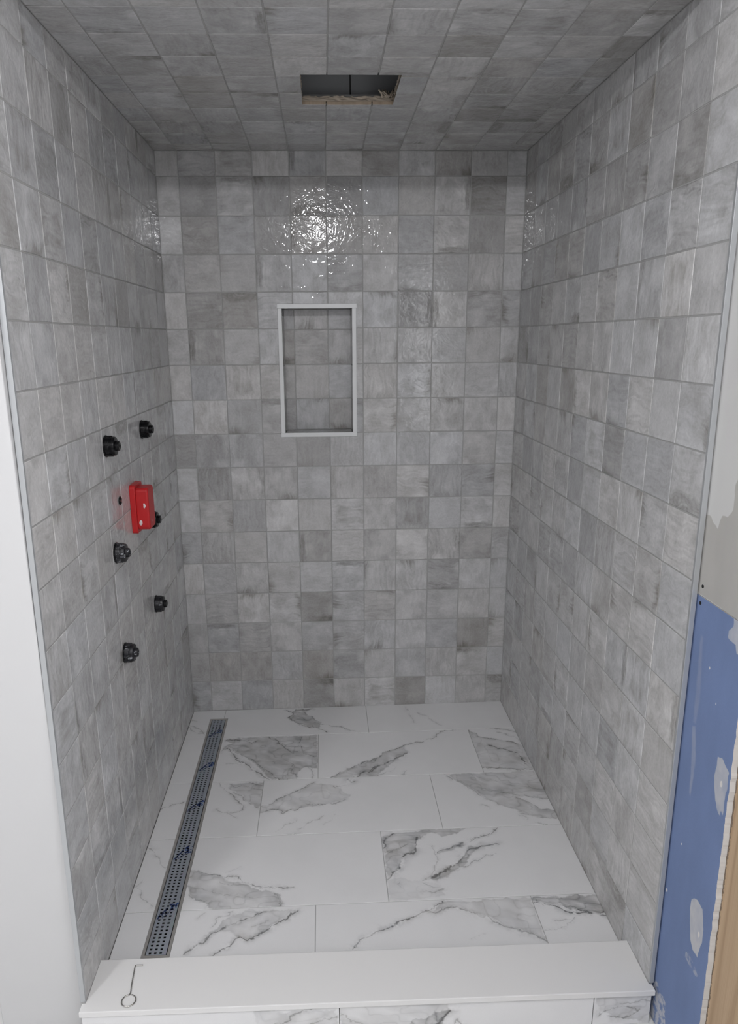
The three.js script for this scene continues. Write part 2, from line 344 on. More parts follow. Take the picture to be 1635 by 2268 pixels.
// frame: { o, u, v, n } with u x v = n. A tile is a solid with a softened edge; face at n = lift.
function tileSolid(poly, frame, opt) {
  const { thick = TILE, edge = 0.0016, lift = 0, tone = null, sideTone = tone, uvOf, tilt = [0, 0], bend } = opt;
  const n = poly.length, inner = [];
  for (let i = 0; i < n; i++) {
    const a = poly[(i + n - 1) % n], b = poly[i], c = poly[(i + 1) % n];
    const d1 = [b[0] - a[0], b[1] - a[1]], d2 = [c[0] - b[0], c[1] - b[1]], l1 = Math.hypot(...d1), l2 = Math.hypot(...d2);
    const n1 = [-d1[1] / l1, d1[0] / l1], n2 = [-d2[1] / l2, d2[0] / l2], k = 1 + n1[0] * n2[0] + n1[1] * n2[1];
    inner.push([b[0] + (n1[0] + n2[0]) / k * edge, b[1] + (n1[1] + n2[1]) / k * edge]);
  }
  const cx = poly.reduce((s, p) => s + p[0], 0) / n, cy = poly.reduce((s, p) => s + p[1], 0) / n;
  const pos = [], nor = [], uv = [], col = [];
  const at = (p, h) => { const q = h + (p[0] - cx) * tilt[0] + (p[1] - cy) * tilt[1]; const w = new THREE.Vector3().copy(frame.o).addScaledVector(frame.u, p[0]).addScaledVector(frame.v, p[1]).addScaledVector(frame.n, q); if (bend) bend(w); return w; };
  const dir = (x, y, z) => new THREE.Vector3().addScaledVector(frame.u, x).addScaledVector(frame.v, y).addScaledVector(frame.n, z).normalize();
  const push = (p, h, nn, t) => { const w = at(p, h); pos.push(w.x, w.y, w.z); nor.push(nn.x, nn.y, nn.z); const q = uvOf ? uvOf(p, w) : [p[0], p[1]]; uv.push(q[0], q[1]); if (tone) col.push(...t); };
  const face = dir(0, 0, 1);
  for (const f of THREE.ShapeUtils.triangulateShape(inner.map((p) => new THREE.Vector2(...p)), [])) for (const i of f) push(inner[i], lift, face, tone);
  for (let i = 0; i < n; i++) {
    const k = (i + 1) % n, a = poly[i], b = poly[k], ai = inner[i], bi = inner[k], d = [b[0] - a[0], b[1] - a[1]], l = Math.hypot(...d), ox = d[1] / l, oy = -d[0] / l;
    const lip = dir(ox, oy, 0.55), side = dir(ox, oy, 0), h1 = lift - edge * 0.75, h2 = lift - thick;
    push(ai, lift, face, tone); push(a, h1, lip, tone); push(b, h1, lip, tone); push(ai, lift, face, tone); push(b, h1, lip, tone); push(bi, lift, face, tone);
    push(a, h1, side, sideTone); push(a, h2, side, sideTone); push(b, h2, side, sideTone); push(a, h1, side, sideTone); push(b, h2, side, sideTone); push(b, h1, side, sideTone);
  }
  const g = new THREE.BufferGeometry();
  g.setAttribute('position', new THREE.Float32BufferAttribute(pos, 3)); g.setAttribute('normal', new THREE.Float32BufferAttribute(nor, 3)); g.setAttribute('uv', new THREE.Float32BufferAttribute(uv, 2));
  if (tone) g.setAttribute('color', new THREE.Float32BufferAttribute(col, 3));
  return g;
}
const V = (x, y, z) => new THREE.Vector3(x, y, z);
const FRAMES = {
  back: { o: V(0, 0, 0), u: V(1, 0, 0), v: V(0, 1, 0), n: V(0, 0, 1) },
  left: { o: V(0, 0, 0), u: V(0, 0, -1), v: V(0, 1, 0), n: V(1, 0, 0) },
  right: { o: V(WIDE, 0, 0), u: V(0, 0, 1), v: V(0, 1, 0), n: V(-1, 0, 0) },
  top: { o: V(0, HIGH, 0), u: V(1, 0, 0), v: V(0, 0, 1), n: V(0, -1, 0) },
  floor: { o: V(0, 0, 0), u: V(1, 0, 0), v: V(0, 0, -1), n: V(0, 1, 0) },
};
const rand = mulberry(20240);
function glazed(parent, frame, rect, tone, opt = {}) {   // one glazed tile, whole or cut
  const cell = Math.floor(rand() * CELLS * CELLS), cx = cell % CELLS, cy = Math.floor(cell / CELLS), turn = Math.floor(rand() * 4), flip = rand() < 0.5;
  const a0 = rect[0], b0 = rect[1], lightness = toneOf(tone) * (1 + (rand() - 0.5) * 0.06), hue = (rand() - 0.42) * 0.024 + (tone < 4 ? 0.012 : 0);
  const c = [lightness * (1 + hue), lightness, lightness * (1 - hue * 1.3)];
  const tilt = [(rand() - 0.5) * 0.006, (rand() - 0.5) * 0.006], lift = (rand() - 0.5) * 0.0006;
  const ox = rand() * 0.3, oy = rand() * 0.3;
  const small = Math.max(rect[2] - rect[0], rect[3] - rect[1]) < P * 0.95;
  const uvOf = (p) => {
    let u = clamp((p[0] - a0) / (P * 1.0) + (small ? ox : 0), 0, 1), v = clamp((p[1] - b0) / (P * 1.0) + (small ? oy : 0), 0, 1);
    if (flip) u = 1 - u;
    for (let k = 0; k < turn; k++) [u, v] = [v, 1 - u];
    return [(cx + 0.012 + 0.976 * u) / CELLS, (cy + 0.012 + 0.976 * v) / CELLS];
  };
  for (let poly of minus(rect, opt.hole)) {
    poly = poly.flatMap((p, i) => { const q = poly[(i + 1) % poly.length]; return Math.hypot(q[0] - p[0], q[1] - p[1]) > 0.06 ? [p, [(p[0] + q[0]) / 2, (p[1] + q[1]) / 2]] : [p]; });   // hand-made, not quite straight
    poly = poly.map(([a, b]) => [a + (rand() - 0.5) * 0.0012, b + (rand() - 0.5) * 0.0012]);
    if (opt.shape) poly = opt.shape(poly);
    mesh('tile', tileSolid(poly, frame, { tone: c, sideTone: opt.clay ?? c, uvOf, tilt, lift, ...opt.solid }), GLAZE, parent);
  }
}
function spans(lines, lo, hi) {   // joints between lo and hi -> [from, to] of each piece
  const at = [lo, ...lines.filter((x) => x > lo + 0.006 && x < hi - 0.006).sort((a, b) => a - b), hi], g = JOINT / 2;
  return at.slice(1).map((b, i) => [at[i] + (i ? g : 0.0008), b - (i + 2 < at.length ? g : 0.0008)]);
}
function slabWithHole(w0, w1, h0, h1, hole, depth) {
  const s = new THREE.Shape([[w0, h0], [w1, h0], [w1, h1], [w0, h1]].map((p) => new THREE.Vector2(...p)));
  if (hole) s.holes.push(new THREE.Path([[hole[0], hole[1]], [hole[0], hole[3]], [hole[2], hole[3]], [hole[2], hole[1]]].map((p) => new THREE.Vector2(...p))));
  return new THREE.ExtrudeGeometry(s, { depth, bevelEnabled: false });
}
const tint = (rows, r, c) => rows[r] && rows[r][c] !== undefined && rows[r][c] !== '.' ? +rows[r][c] : null;
const anyTone = () => { const q = (rand() + rand() + rand()) / 3; return 1.3 + q * 7.6; };

// ---------------------------------------------------------------- the shower shell
// back wall with the niche
const BACK_TONES = ['54474635245', '52524244516', '72433354526', '44456465456', '72367762744', '53566565655', '65656666666', '87446466567', '34553576656', '73656647446', '65476663667', '45563647635', '75566666466', '64763655566', '44455566426', '43353465566', '46463662755'];
{
  const nx0 = NICHE.x0 + 0.003, nx1 = NICHE.x1 - 0.003, ny0 = NICHE.y0 + 0.003, ny1 = NICHE.y1 - 0.003;
  const slab = slabWithHole(-0.15, WIDE + 0.12, -0.10, HIGH + 0.10, [nx0, ny0, nx1, ny1], NICHE.deep + 0.009); slab.translate(0, 0, -(NICHE.deep + 0.009) - SUNK);
  const wall = structure('wall_back', [slab, box(-0.15, WIDE + 0.12, -0.10, HIGH + 0.10, -0.16, -NICHE.deep - SUNK)], GROUT, 'back wall of the shower in grey glazed square tiles', 'wall');
  const rows = spans(Y_LINES, -0.004, HIGH), cols = spans(X_LINES, 0, WIDE), hole = [NICHE.x0 + 0.0005, NICHE.y0 + 0.0005, NICHE.x1 - 0.0005, NICHE.y1 - 0.0005];
  rows.reverse().forEach(([b0, b1], r) => cols.forEach(([a0, a1], c) => glazed(wall, FRAMES.back, [a0, b0, a1, b1], tint(BACK_TONES, r, c) ?? anyTone(), { hole })));
  // inside the niche
  const ix0 = NICHE.x0 + NICHE.t, ix1 = NICHE.x1 - NICHE.t, iy0 = NICHE.y0 + NICHE.t, iy1 = NICHE.y1 - NICHE.t, D = NICHE.deep;
  const nc = spans([0.478, 0.612], ix0, ix1), nr = spans([1.594, 1.459, 1.325], iy0, iy1).reverse(), tones = ['466', '345', '466', '354'];
  const fb = { ...FRAMES.back, o: V(0, 0, -D) };
  nr.forEach(([b0, b1], r) => nc.forEach(([a0, a1], c) => glazed(wall, fb, [a0, b0, a1, b1], +tones[r][c])));
  const solid = { thick: 0.0085 };
  for (const [b0, b1] of nr) {
    glazed(wall, { o: V(ix0, 0, 0), u: V(0, 0, -1), v: V(0, 1, 0), n: V(1, 0, 0) }, [0.004, b0, D - 0.001, b1], anyTone(), { solid });
    glazed(wall, { o: V(ix1, 0, 0), u: V(0, 0, 1), v: V(0, 1, 0), n: V(-1, 0, 0) }, [-D + 0.001, b0, -0.004, b1], anyTone(), { solid });
  }
  for (const [a0, a1] of nc) glazed(wall, { o: V(0, iy1, 0), u: V(1, 0, 0), v: V(0, 0, 1), n: V(0, -1, 0) }, [a0, -D + 0.001, a1, -0.004], anyTone(), { solid });
  glazed(wall, { o: V(0, iy0, 0), u: V(1, 0, 0), v: V(0, 0, -1), n: V(0, 1, 0) }, [ix0 + 0.001, 0.004, ix1 - 0.001, D - 0.001], 4, { solid });
  const frame = thing('niche_frame', 'slim pale grey metal frame round the recessed wall niche', 'frame', [0, 0, 0]);
  const T = NICHE.t, z0 = -0.009, z1 = 0.0025, r = 0.0012;
  mesh('top_rail', rounded(NICHE.x0 - 0.002, NICHE.x1 + 0.002, NICHE.y1 - T, NICHE.y1, z0, z1 + 0.001, r), PROFILE, frame);
  mesh('bottom_rail', rounded(NICHE.x0 - 0.001, NICHE.x1 + 0.0005, NICHE.y0, NICHE.y0 + T, z0, z1 + 0.001, r), PROFILE, frame);
  mesh('side_rail', rounded(NICHE.x0, NICHE.x0 + T - 0.001, NICHE.y0 + T, NICHE.y1 - T, z0, z1, r), PROFILE, frame);
  mesh('side_rail', rounded(NICHE.x1 - T + 0.001, NICHE.x1, NICHE.y0 + T, NICHE.y1 - T, z0, z1, r), PROFILE, frame);
}
// side walls
const LEFT_TONES = ['55445544534', '65525345443', '54345434543', '35443454452', '63525425443', '64455663524', '65556665545', '66556656565', '66565566655', '65655656555', '66646565665', '65556645665', '66565665556', '56655656565', '66655556555', '56565655565', '65656565656'];
const RIGHT_TONES = ['55445454343', '64325444342', '62433443343', '66465342334', '67566655434', '73666534432', '66745725265', '74527455456', '65666366535', '64643656565', '66656454655', '76566656356', '56645665556', '66356655646', '65645653565', '66536456556', '66655545565'];
for (const s of ['left', 'right']) {
  const left = s === 'left', front = left ? frontLeft : frontRight;
  const lean = (g) => { const p = g.attributes.position; for (let i = 0; i < p.count; i++) if (p.getZ(i) > 1) p.setZ(i, front(p.getY(i)) - 0.004); return g; };
  const slab = left ? lean(box(-0.0115, -SUNK, -0.055, HIGH + 0.1, -SUNK, 1.4)) : lean(box(WIDE + SUNK, WIDE + 0.0115, -0.055, HIGH + 0.1, -SUNK, 1.4));
  const wall = structure('wall_' + s, left ? [slab] : [slab, box(WIDE + 0.0155, WIDE + 0.12, -0.055, 2.44, -SUNK, 1.42)], GROUT, left ? 'left tiled shower wall with black pipe caps on it' : 'right tiled shower wall beside the blue drywall', 'wall');
  const cols = spans(Z_LINES.slice(1), 0, 1.44).reverse();
  spans(Y_LINES, -0.004, HIGH).reverse().forEach(([b0, b1], r) => cols.forEach(([z0, z1], k) => {
    const rect = left ? [-z1, b0, -z0, b1] : [z0, b0, z1, b1];
    const shape = k ? null : (poly) => poly.map(([a, b]) => { const z = left ? -a : a; const q = z > 1.40 ? front(b) - 0.0035 : z; return [left ? -q : q, b]; });
    glazed(wall, FRAMES[s], rect, (tint(left ? LEFT_TONES : RIGHT_TONES, r, k) ?? anyTone()) + 1.4, { shape });
  }));
  // metal edge trim
  const y1 = HIGH + 0.05, y0 = 0.0505, w = 0.0112, x0 = left ? -w : WIDE, x1 = left ? 0.0 : WIDE + w;
  const t = rounded(x0, x1, y0, y1, -0.0055, 0.0025, 0.0008); { const p = t.attributes.position; for (let i = 0; i < p.count; i++) p.setZ(i, p.getZ(i) + front(p.getY(i))); }
  structure(left ? 'trim_1' : 'trim_2', t, ALU, left ? 'metal edge trim between left tiles and white wall' : 'metal edge trim between right tiles and blue drywall', 'trim');
}
// ceiling with the fan opening
{
  const h = [HOLE.x0, HOLE.z0, HOLE.x1, HOLE.z1];
  const slab = slabWithHole(-0.15, WIDE + 0.12, -0.1, 1.47, [h[0] - 0.013, h[1] - 0.013, h[2] + 0.013, h[3] + 0.013], 0.03); slab.rotateX(Math.PI / 2); slab.translate(0, HIGH + SUNK + 0.03, 0);
  
  const wall = structure('ceiling', slab, GROUT, 'tiled shower ceiling with a rough square opening cut in it', 'ceiling');
  const clay = [0.62, 0.50, 0.38];
  spans(C_LINES, 0, 1.47).forEach(([b0, b1], k) => spans(X_LINES, 0, WIDE).forEach(([a0, a1], c) => {
    const cut = a1 > h[0] - 0.001 && a0 < h[2] + 0.001 && b1 > h[1] - 0.001 && b0 < h[3] + 0.001;
    glazed(wall, FRAMES.top, [a0, b0, a1, b1], anyTone(), { hole: h, clay: cut ? clay : undefined });
  }));
  // torn board and plaster along the cut
  const TORN = new THREE.MeshStandardMaterial({ color: lin(0.50, 0.43, 0.35), roughness: 1 }), q = mulberry(5);
  const edgeStrip = (x0, z0, x1, z1, nx, nz) => {
    const g = new THREE.BoxGeometry(1, 1, 1, 60, 6, 2), p = g.attributes.position, L = Math.hypot(x1 - x0, z1 - z0);
    for (let i = 0; i < p.count; i++) {
      const t = p.getX(i) + 0.5, v = p.getY(i) + 0.5, d = p.getZ(i);
      const ragged = v > 0.9 ? 0.007 * fbm(t * 40, 3 + x0 * 50, 31, 3) : 0, proud = 0.005 * fbm(t * 26, v * 5 + z0 * 30, 32, 3) * (v > 0.05 ? 1 : 0);
      const off = (d > 0 ? proud - 0.001 : -0.014);
      p.setXYZ(i, x0 + (x1 - x0) * t + nx * off, HIGH + TILE + 0.0005 + v * 0.013 + ragged * 0.6, z0 + (z1 - z0) * t + nz * off);
    }
    g.computeVertexNormals(); return g;
  };
  mesh('torn_board_edge', edgeStrip(HOLE.x1, HOLE.z0, HOLE.x0, HOLE.z0, 0, 1), new THREE.MeshStandardMaterial({ color: lin(0.50, 0.43, 0.35), roughness: 1, side: THREE.DoubleSide }), wall);
  mesh('torn_board_edge', edgeStrip(HOLE.x0, HOLE.z0, HOLE.x0, HOLE.z1, 1, 0), TORN, wall);
  mesh('torn_board_edge', edgeStrip(HOLE.x1, HOLE.z1, HOLE.x1, HOLE.z0, -1, 0), TORN, wall);
  const fibres = [];
  for (let i = 0; i < 26; i++) {
    const x = HOLE.x1 - 0.004 - q() * 0.03, z = HOLE.z0 + 0.002 + q() * 0.015, y = HIGH + 0.018;
    const pts = [V(x, y, z)]; for (let k = 0; k < 3; k++) pts.push(pts[k].clone().add(V((q() - 0.5) * 0.016, 0.001 + q() * 0.008, (q() - 0.5) * 0.012)));
    fibres.push(new THREE.TubeGeometry(new THREE.CatmullRomCurve3(pts), 6, 0.0008 + q() * 0.0018, 4));
  }
  const f = mesh('torn_paper_fibres', fibres, TORN, wall); f.userData.kind = 'stuff';
  // the dark void above, closed by boards
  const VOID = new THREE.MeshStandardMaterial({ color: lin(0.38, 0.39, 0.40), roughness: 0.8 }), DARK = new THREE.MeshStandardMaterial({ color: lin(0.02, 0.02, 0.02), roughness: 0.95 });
  const v0 = HIGH + 0.0315;
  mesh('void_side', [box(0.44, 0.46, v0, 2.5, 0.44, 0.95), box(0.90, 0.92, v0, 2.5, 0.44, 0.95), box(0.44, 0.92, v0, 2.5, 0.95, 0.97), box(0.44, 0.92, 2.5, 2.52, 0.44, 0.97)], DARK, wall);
  mesh('void_board', box(0.44, 0.683, v0, 2.5, 0.44, 0.46), VOID, wall); mesh('void_board', box(0.686, 0.92, v0, 2.5, 0.44, 0.46), VOID, wall);
}
// floor: marble tiles round the drain, laid to a slight fall
{
  const slope = (w) => { w.y += floorY(w.x); };
  const base = []; const prism = (x0, x1, z0, z1) => { const g = box(x0, x1, -0.05, -0.0016, z0, z1), p = g.attributes.position; for (let i = 0; i < p.count; i++) p.setY(i, p.getY(i) + floorY(p.getX(i))); base.push(g); };
  prism(0, DRAIN.x0, 0, 1.376); prism(DRAIN.x1, WIDE, 0, 1.376); prism(DRAIN.x0, DRAIN.x1, 0, DRAIN.z0); prism(DRAIN.x0, DRAIN.x1, DRAIN.z1, 1.376);
  const floor = structure('floor', base, new THREE.MeshStandardMaterial({ color: lin(0.42, 0.42, 0.41), roughness: 0.9 }), 'marble tiled shower floor falling to the linear drain', 'floor');
  const hole = [DRAIN.x0 - 0.001, -DRAIN.z1 - 0.001, DRAIN.x1 + 0.001, -DRAIN.z0 + 0.001];
  'ABCDE'.split('').forEach((R, r) => {
    const at = [0.001, ...ROW_X[R], WIDE - 0.001];
    for (let k = 0; k + 1 < at.length; k++) {
      const g = 0.0011, rect = [at[k] + (k ? g : 0), -(ROW_Z[r + 1] - (r < 4 ? g : 0)), at[k + 1] - (k + 2 < at.length ? g : 0), -(ROW_Z[r] + (r ? g : 0.001))];
      for (const poly of minus(rect, hole)) mesh('floor_tile', tileSolid(poly, FRAMES.floor, { edge: 0.0008, thick: 0.009, bend: slope, uvOf: (p) => [p[0] / MARBLE_SIDE, -p[1] / MARBLE_SIDE] }), MARBLE, floor);
    }
  });
}
// curb
{
  const curb = thing('shower_curb', 'low white shower curb with a quartz cap and marble front', 'curb');
  const s = new THREE.Shape([[0.0005, -1.363], [0.0005, -1.4865], [-0.0075, -1.4875], [-0.0075, -1.5115], [1.3535, -1.5165], [1.3535, -1.4985], [1.3469, -1.4965], [1.3469, -1.3655]].map((p) => new THREE.Vector2(...p)).reverse());
  const cap = new THREE.ExtrudeGeometry(s, { depth: 0.0125, bevelEnabled: true, bevelSize: 0.0018, bevelThickness: 0.0018, bevelSegments: 2, bevelOffset: -0.0018 });
  cap.rotateX(-Math.PI / 2); cap.translate(0, 0.0355 - 0.0018 + 0.0018, 0);
  { const p = cap.attributes.position, u = cap.attributes.uv; for (let i = 0; i < p.count; i++) u.setXY(i, p.getX(i) * 1.3, p.getZ(i) * 1.3); }
  mesh('cap', cap, CAP, curb);
  mesh('core', box(0.0, 1.3474, OUT, 0.0335, 1.378, 1.4995), GROUT, curb);
  for (const [x0, x1] of [[-0.004, 0.598], [0.600, 1.210], [1.212, 1.3505]])
    mesh('face_tile', tileSolid([[x0, OUT + 0.001], [x1, OUT + 0.001], [x1, 0.0325], [x0, 0.0325]], { o: V(0, 0, 1.5075), u: V(1, 0, 0), v: V(0, 1, 0), n: V(0, 0, 1) }, { edge: 0.0006, thick: 0.0075, uvOf: (p) => [(p[0] + 0.02) / 1.4, (p[1] + 0.06) / 0.1] }), CURB_MARBLE, curb);
}
// drain
{
  const d = thing('linear_drain', 'long narrow stainless drain with square holes along the left wall', 'drain');
  const path = (x0, x1, z0, z1) => [[x0, -z1], [x1, -z1], [x1, -z0], [x0, -z0]].map((p) => new THREE.Vector2(...p));
  const ring = new THREE.Shape(path(DRAIN.x0, DRAIN.x1, DRAIN.z0, DRAIN.z1)); ring.holes.push(new THREE.Path(path(0.0905, 0.1487, 0.0815, 1.3015).reverse()));
  const rg = new THREE.ExtrudeGeometry(ring, { depth: 0.012, bevelEnabled: false }); rg.rotateX(-Math.PI / 2); rg.translate(0, -0.016, 0);
  mesh('frame', rg, STEEL, d);
  mesh('channel', [box(0.0895, 0.1497, -0.05, -0.048, 0.0805, 1.3025), box(0.0895, 0.0905, -0.048, -0.0165, 0.0805, 1.3025), box(0.1487, 0.1497, -0.048, -0.0165, 0.0805, 1.3025), box(0.0905, 0.1487, -0.048, -0.0165, 0.0805, 0.0815), box(0.0905, 0.1487, -0.048, -0.0165, 1.3015, 1.3025)], PIT, d);
  const x0 = 0.0929, x1 = 0.1463, z0 = 0.0832, z1 = 1.2998;
  const plate = new THREE.Shape(path(x0, x1, z0, z1));
  for (let r = 0; r < 96; r++) for (const x of [0.1034, 0.1175, 0.1316]) {
    const z = 0.0872 + r * (1.293 - 0.0872) / 95 + 0.001, a = 0.0034;
    plate.holes.push(new THREE.Path(path(x - a, x + a, z - a, z + a).reverse()));
  }
  const pg = new THREE.ExtrudeGeometry(plate, { depth: 0.0018, bevelEnabled: false }); pg.rotateX(-Math.PI / 2); pg.translate(0, -0.0058, 0);
  { const p = pg.attributes.position, u = pg.attributes.uv; for (let i = 0; i < p.count; i++) u.setXY(i, (p.getX(i) - x0) / (x1 - x0), (p.getZ(i) - z0) / (z1 - z0)); }
  const W = 96, H = 2048, cv = document.createElement('canvas'); cv.width = W; cv.height = H; const c = cv.getContext('2d');
  c.fillStyle = '#9ca2aa'; c.fillRect(0, 0, W, H);
  const q = mulberry(11);
  for (let i = 0; i < 260; i++) { c.strokeStyle = `rgba(${120 + q() * 90},${126 + q() * 90},${138 + q() * 90},0.25)`; c.lineWidth = 1 + q() * 2; const x = q() * W, y = q() * H; c.beginPath(); c.moveTo(x, y); c.lineTo(x + (q() - 0.5) * 10, y + 20 + q() * 90); c.stroke(); }
  for (const z of [0.19, 0.43, 0.67, 0.91, 1.15]) {   // smudged blue ink on the protective film
    const y = (z - z0) / (z1 - z0) * H; c.strokeStyle = '#0d2050'; c.lineCap = 'round';
    for (let k = 0; k < 7; k++) { const px = 10 + k * 5.5, py = y + 40 - k * 9; c.lineWidth = 2.6; c.beginPath(); c.arc(px, py, 4 + q() * 4, q() * 6, q() * 6 + 4.4); c.stroke(); c.beginPath(); c.moveTo(px - 4, py + 9); c.lineTo(px + 5, py - 10 - q() * 6); c.stroke(); }
    for (let k = 0; k < 5; k++) { const px = 34 + k * 6, py = y + 36 - k * 9; c.lineWidth = 2.4; c.beginPath(); c.arc(px, py, 3.5 + q() * 3.5, q() * 6, q() * 6 + 4.6); c.stroke(); }
    for (let k = 0; k < 26; k++) { c.fillStyle = q() < 0.6 ? 'rgba(14,34,86,0.85)' : 'rgba(40,74,140,0.6)'; c.beginPath(); c.arc(56 + q() * 36, y - 52 + q() * 50, 2 + q() * 5, 0, 7); c.fill(); }
  }
  const tx = new THREE.CanvasTexture(cv); tx.colorSpace = THREE.SRGBColorSpace; tx.flipY = false;
  mesh('grate', pg, new THREE.MeshPhysicalMaterial({ map: tx, metalness: 0.35, roughness: 0.36 }), d);
}
// ---------------------------------------------------------------- what stands outside the shower
structure('wall_stub', rounded(-0.212, -0.0132, -0.046, 2.44, -0.05, 1.4615, 0.0025, 2), WHITE, 'plain white end of the short wall at the far left', 'wall');
const BOARD_MAP = (fn) => {   // drywall face, u along z from 1.43, v along y from -0.06; 0.3 m by 1.12 m
  const w = 540, h = 2016, d = new Uint8Array(w * h * 4);
  for (let j = 0; j < h; j++) for (let i = 0; i < w; i++) { const c = fn(1430 + i / w * 300, -60 + j / h * 1120), o = (j * w + i) * 4; d[o] = byte(c[0]); d[o + 1] = byte(c[1]); d[o + 2] = byte(c[2]); d[o + 3] = 255; }
  return dataTexture(d, w, h, true);
};
function within(p, x, y) {   // signed distance, inside positive
  let inside = false, best = 1e9; const n = p.length / 2;
  for (let i = 0; i < n; i++) {
    const k = (i + 1) % n, ax = p[i * 2], ay = p[i * 2 + 1], bx = p[k * 2], by = p[k * 2 + 1], dx = bx - ax, dy = by - ay, t = clamp(((x - ax) * dx + (y - ay) * dy) / (dx * dx + dy * dy + 1e-9));
    best = Math.min(best, Math.hypot(x - ax - t * dx, y - ay - t * dy));
    if ((ay > y) !== (by > y) && x < (bx - ax) * (y - ay) / (by - ay) + ax) inside = !inside;
  }
  return inside ? best : -best;
}
const mix = (a, b, t) => a.map((x, i) => x + (b[i] - x) * t);
{
  const COMPOUND = [
    [[1620,745,1635,750,1652,742,1663,735,1665,706,1662,673,1664,640,1655,645,1653,631,1647,633,1632,651,1621,681,1618,699,1620,726], 0.75, 0.8],
    [[1604,392,1619,400,1641,396,1654,356,1654,322,1645,277,1626,277,1612,290,1602,324,1595,357,1597,383], 0.92, 0.8],
    [[1612,1038,1656,1046,1700,1046,1700,973,1634,973,1627,989,1604,990,1599,993,1599,1006,1612,1021], 0.8, 1.0],
    [[1512,753,1528,762,1539,719,1547,679,1545,610,1543,593,1534,602,1528,667], 0.28, 5],
    [[1500,960,1516,960,1535,820,1530,762,1514,760,1508,850], 0.16, 7],
    [[1601,249,1612,257,1638,250,1659,238,1648,231,1621,230,1601,234], 0.45, -1],
    [[1497,60,1511,63,1519,46,1546,57,1553,32,1559,-2,1568,-12,1515,-75,1490,-60,1485,20,1490,50], 0.7, -2],
  ];
  const blue = BOARD_MAP((z, y) => {
    const n = fbm(z * 0.02, y * 0.008, 71, 4), f = noise(z * 0.8, y * 0.8, 72), b = 1 + 0.10 * n + 0.03 * f;
    let c = [0.165 * b, 0.230 * b, 0.41 * b];
    const wx = z + 1.2 * noise(z * 0.08, y * 0.08, 73), wy = y + 1.2 * noise(z * 0.08, y * 0.08, 74);
    for (const [p, strong, edge] of COMPOUND) {
      const s = within(p, wx, wy); if (s < -6) continue;
      const patchy = edge < 0 ? smooth(-0.15, 0.45, fbm(z * 0.09, y * 0.09, 75, 3) + 0.15) : 0.86 + 0.3 * fbm(z * 0.05, y * 0.03, 76, 3);
      c = mix(c, [0.60, 0.60, 0.60], clamp(strong * smooth(-0.4, Math.max(Math.abs(edge), 0.8), s) * patchy));
    }
    for (const [a, b2, r] of [[1644, 698, 4], [1639, 330, 4], [1495, 317, 3], [1552, 905, 2], [1590, 845, 1.6], [1531, 470, 1.6]]) if (Math.hypot(z - a, (y - b2) * 0.6) < r) c = [0.72, 0.70, 0.68];
    return c;
  });
  const grey = BOARD_MAP((z, y0) => {
    const y = y0 + 1100, n = fbm(z * 0.02, y * 0.01, 81, 4), b = 1 + 0.07 * n; let c = [0.455 * b, 0.445 * b, 0.42 * b];
    const wx = z + 4 * noise(z * 0.08, y * 0.05, 82), wy = y + 3 * noise(z * 0.06, y * 0.03, 83);
    const s = within([1440, 2300, 1575, 2300, 1565, 1500, 1561, 1238, 1549, 1222, 1529, 1216, 1519, 1190, 1481, 1205, 1440, 1208], wx, wy);
    c = mix(c, [0.66, 0.66, 0.65], 0.85 * smooth(-0.5, 1.5, s));
    return c;
  });
  const rag = (z, y) => z + 0.0022 * fbm(y * 60, 2, 91, 3) + 0.0006 * noise(y * 400, 4, 92);
  const cutZ = (y) => 1.690 - 0.026 * y;   // hand cut, not quite plumb
  const board = (y0, y1, n) => {
    const pts = [[-y0, 0]]; const s = new THREE.Shape(); s.moveTo(1.436, y0);
    for (let i = 0; i <= n; i++) { const y = y0 + (y1 - y0) * i / n; s.lineTo(rag(cutZ(y), y), y); }
    s.lineTo(1.436, y1); s.closePath();
    const g = new THREE.ExtrudeGeometry(s, { depth: 0.0122, bevelEnabled: false });   // shape x -> world z, shape y -> world y, depth -> +x
    g.rotateY(-Math.PI / 2); g.scale(-1, 1, 1);
    { const ix = g.index, p = g.attributes.position; for (let i = 0; i < p.count; i += 3) for (const k of ['position', 'normal', 'uv']) { const A = g.attributes[k]; for (let c = 0; c < A.itemSize; c++) { const a = A.getComponent(i, c), b = A.getComponent(i + 1, c); A.setComponent(i, c, b); A.setComponent(i + 1, c, a); } } }
    return g;
  };
  const place = (g, y0) => { const p = g.attributes.position, u = g.attributes.uv; for (let i = 0; i < p.count; i++) { p.setX(i, p.getX(i) + 1.3625); u.setXY(i, (p.getZ(i) - 1.43) / 0.3, (p.getY(i) - y0) / 1.12); } g.computeVertexNormals(); return g; };
  const CORE = new THREE.MeshStandardMaterial({ color: lin(0.66, 0.65, 0.63), roughness: 0.95 });
  const boards = [
    ['drywall_board', 'blue moisture resistant drywall with filler patches, right of shower', -0.052, 1.0365, 220, -0.06, blue, 'blue drywall'],
    ['drywall_board', 'pale grey drywall above the blue board at the right', 1.0385, 2.43, 200, 1.04, grey, 'drywall'],
  ];
  for (const [name, label, y0, y1, n, v0, map, cat] of boards) {
    const t = thing(name, label, cat);
    const g = place(board(y0, y1, n), v0);
    // faces towards the room carry the paper, the rest is gypsum
    const p = g.attributes.position, nn = g.attributes.normal, sel = [[], []];
    for (let i = 0; i < p.count; i += 3) sel[nn.getX(i) < -0.9 ? 0 : 1].push(i, i + 1, i + 2);
    const part = (list) => { const h = new THREE.BufferGeometry(); for (const k of ['position', 'normal', 'uv']) { const A = g.attributes[k], arr = []; for (const i of list) for (let c = 0; c < A.itemSize; c++) arr.push(A.getComponent(i, c)); h.setAttribute(k, new THREE.Float32BufferAttribute(arr, A.itemSize)); } return h; };
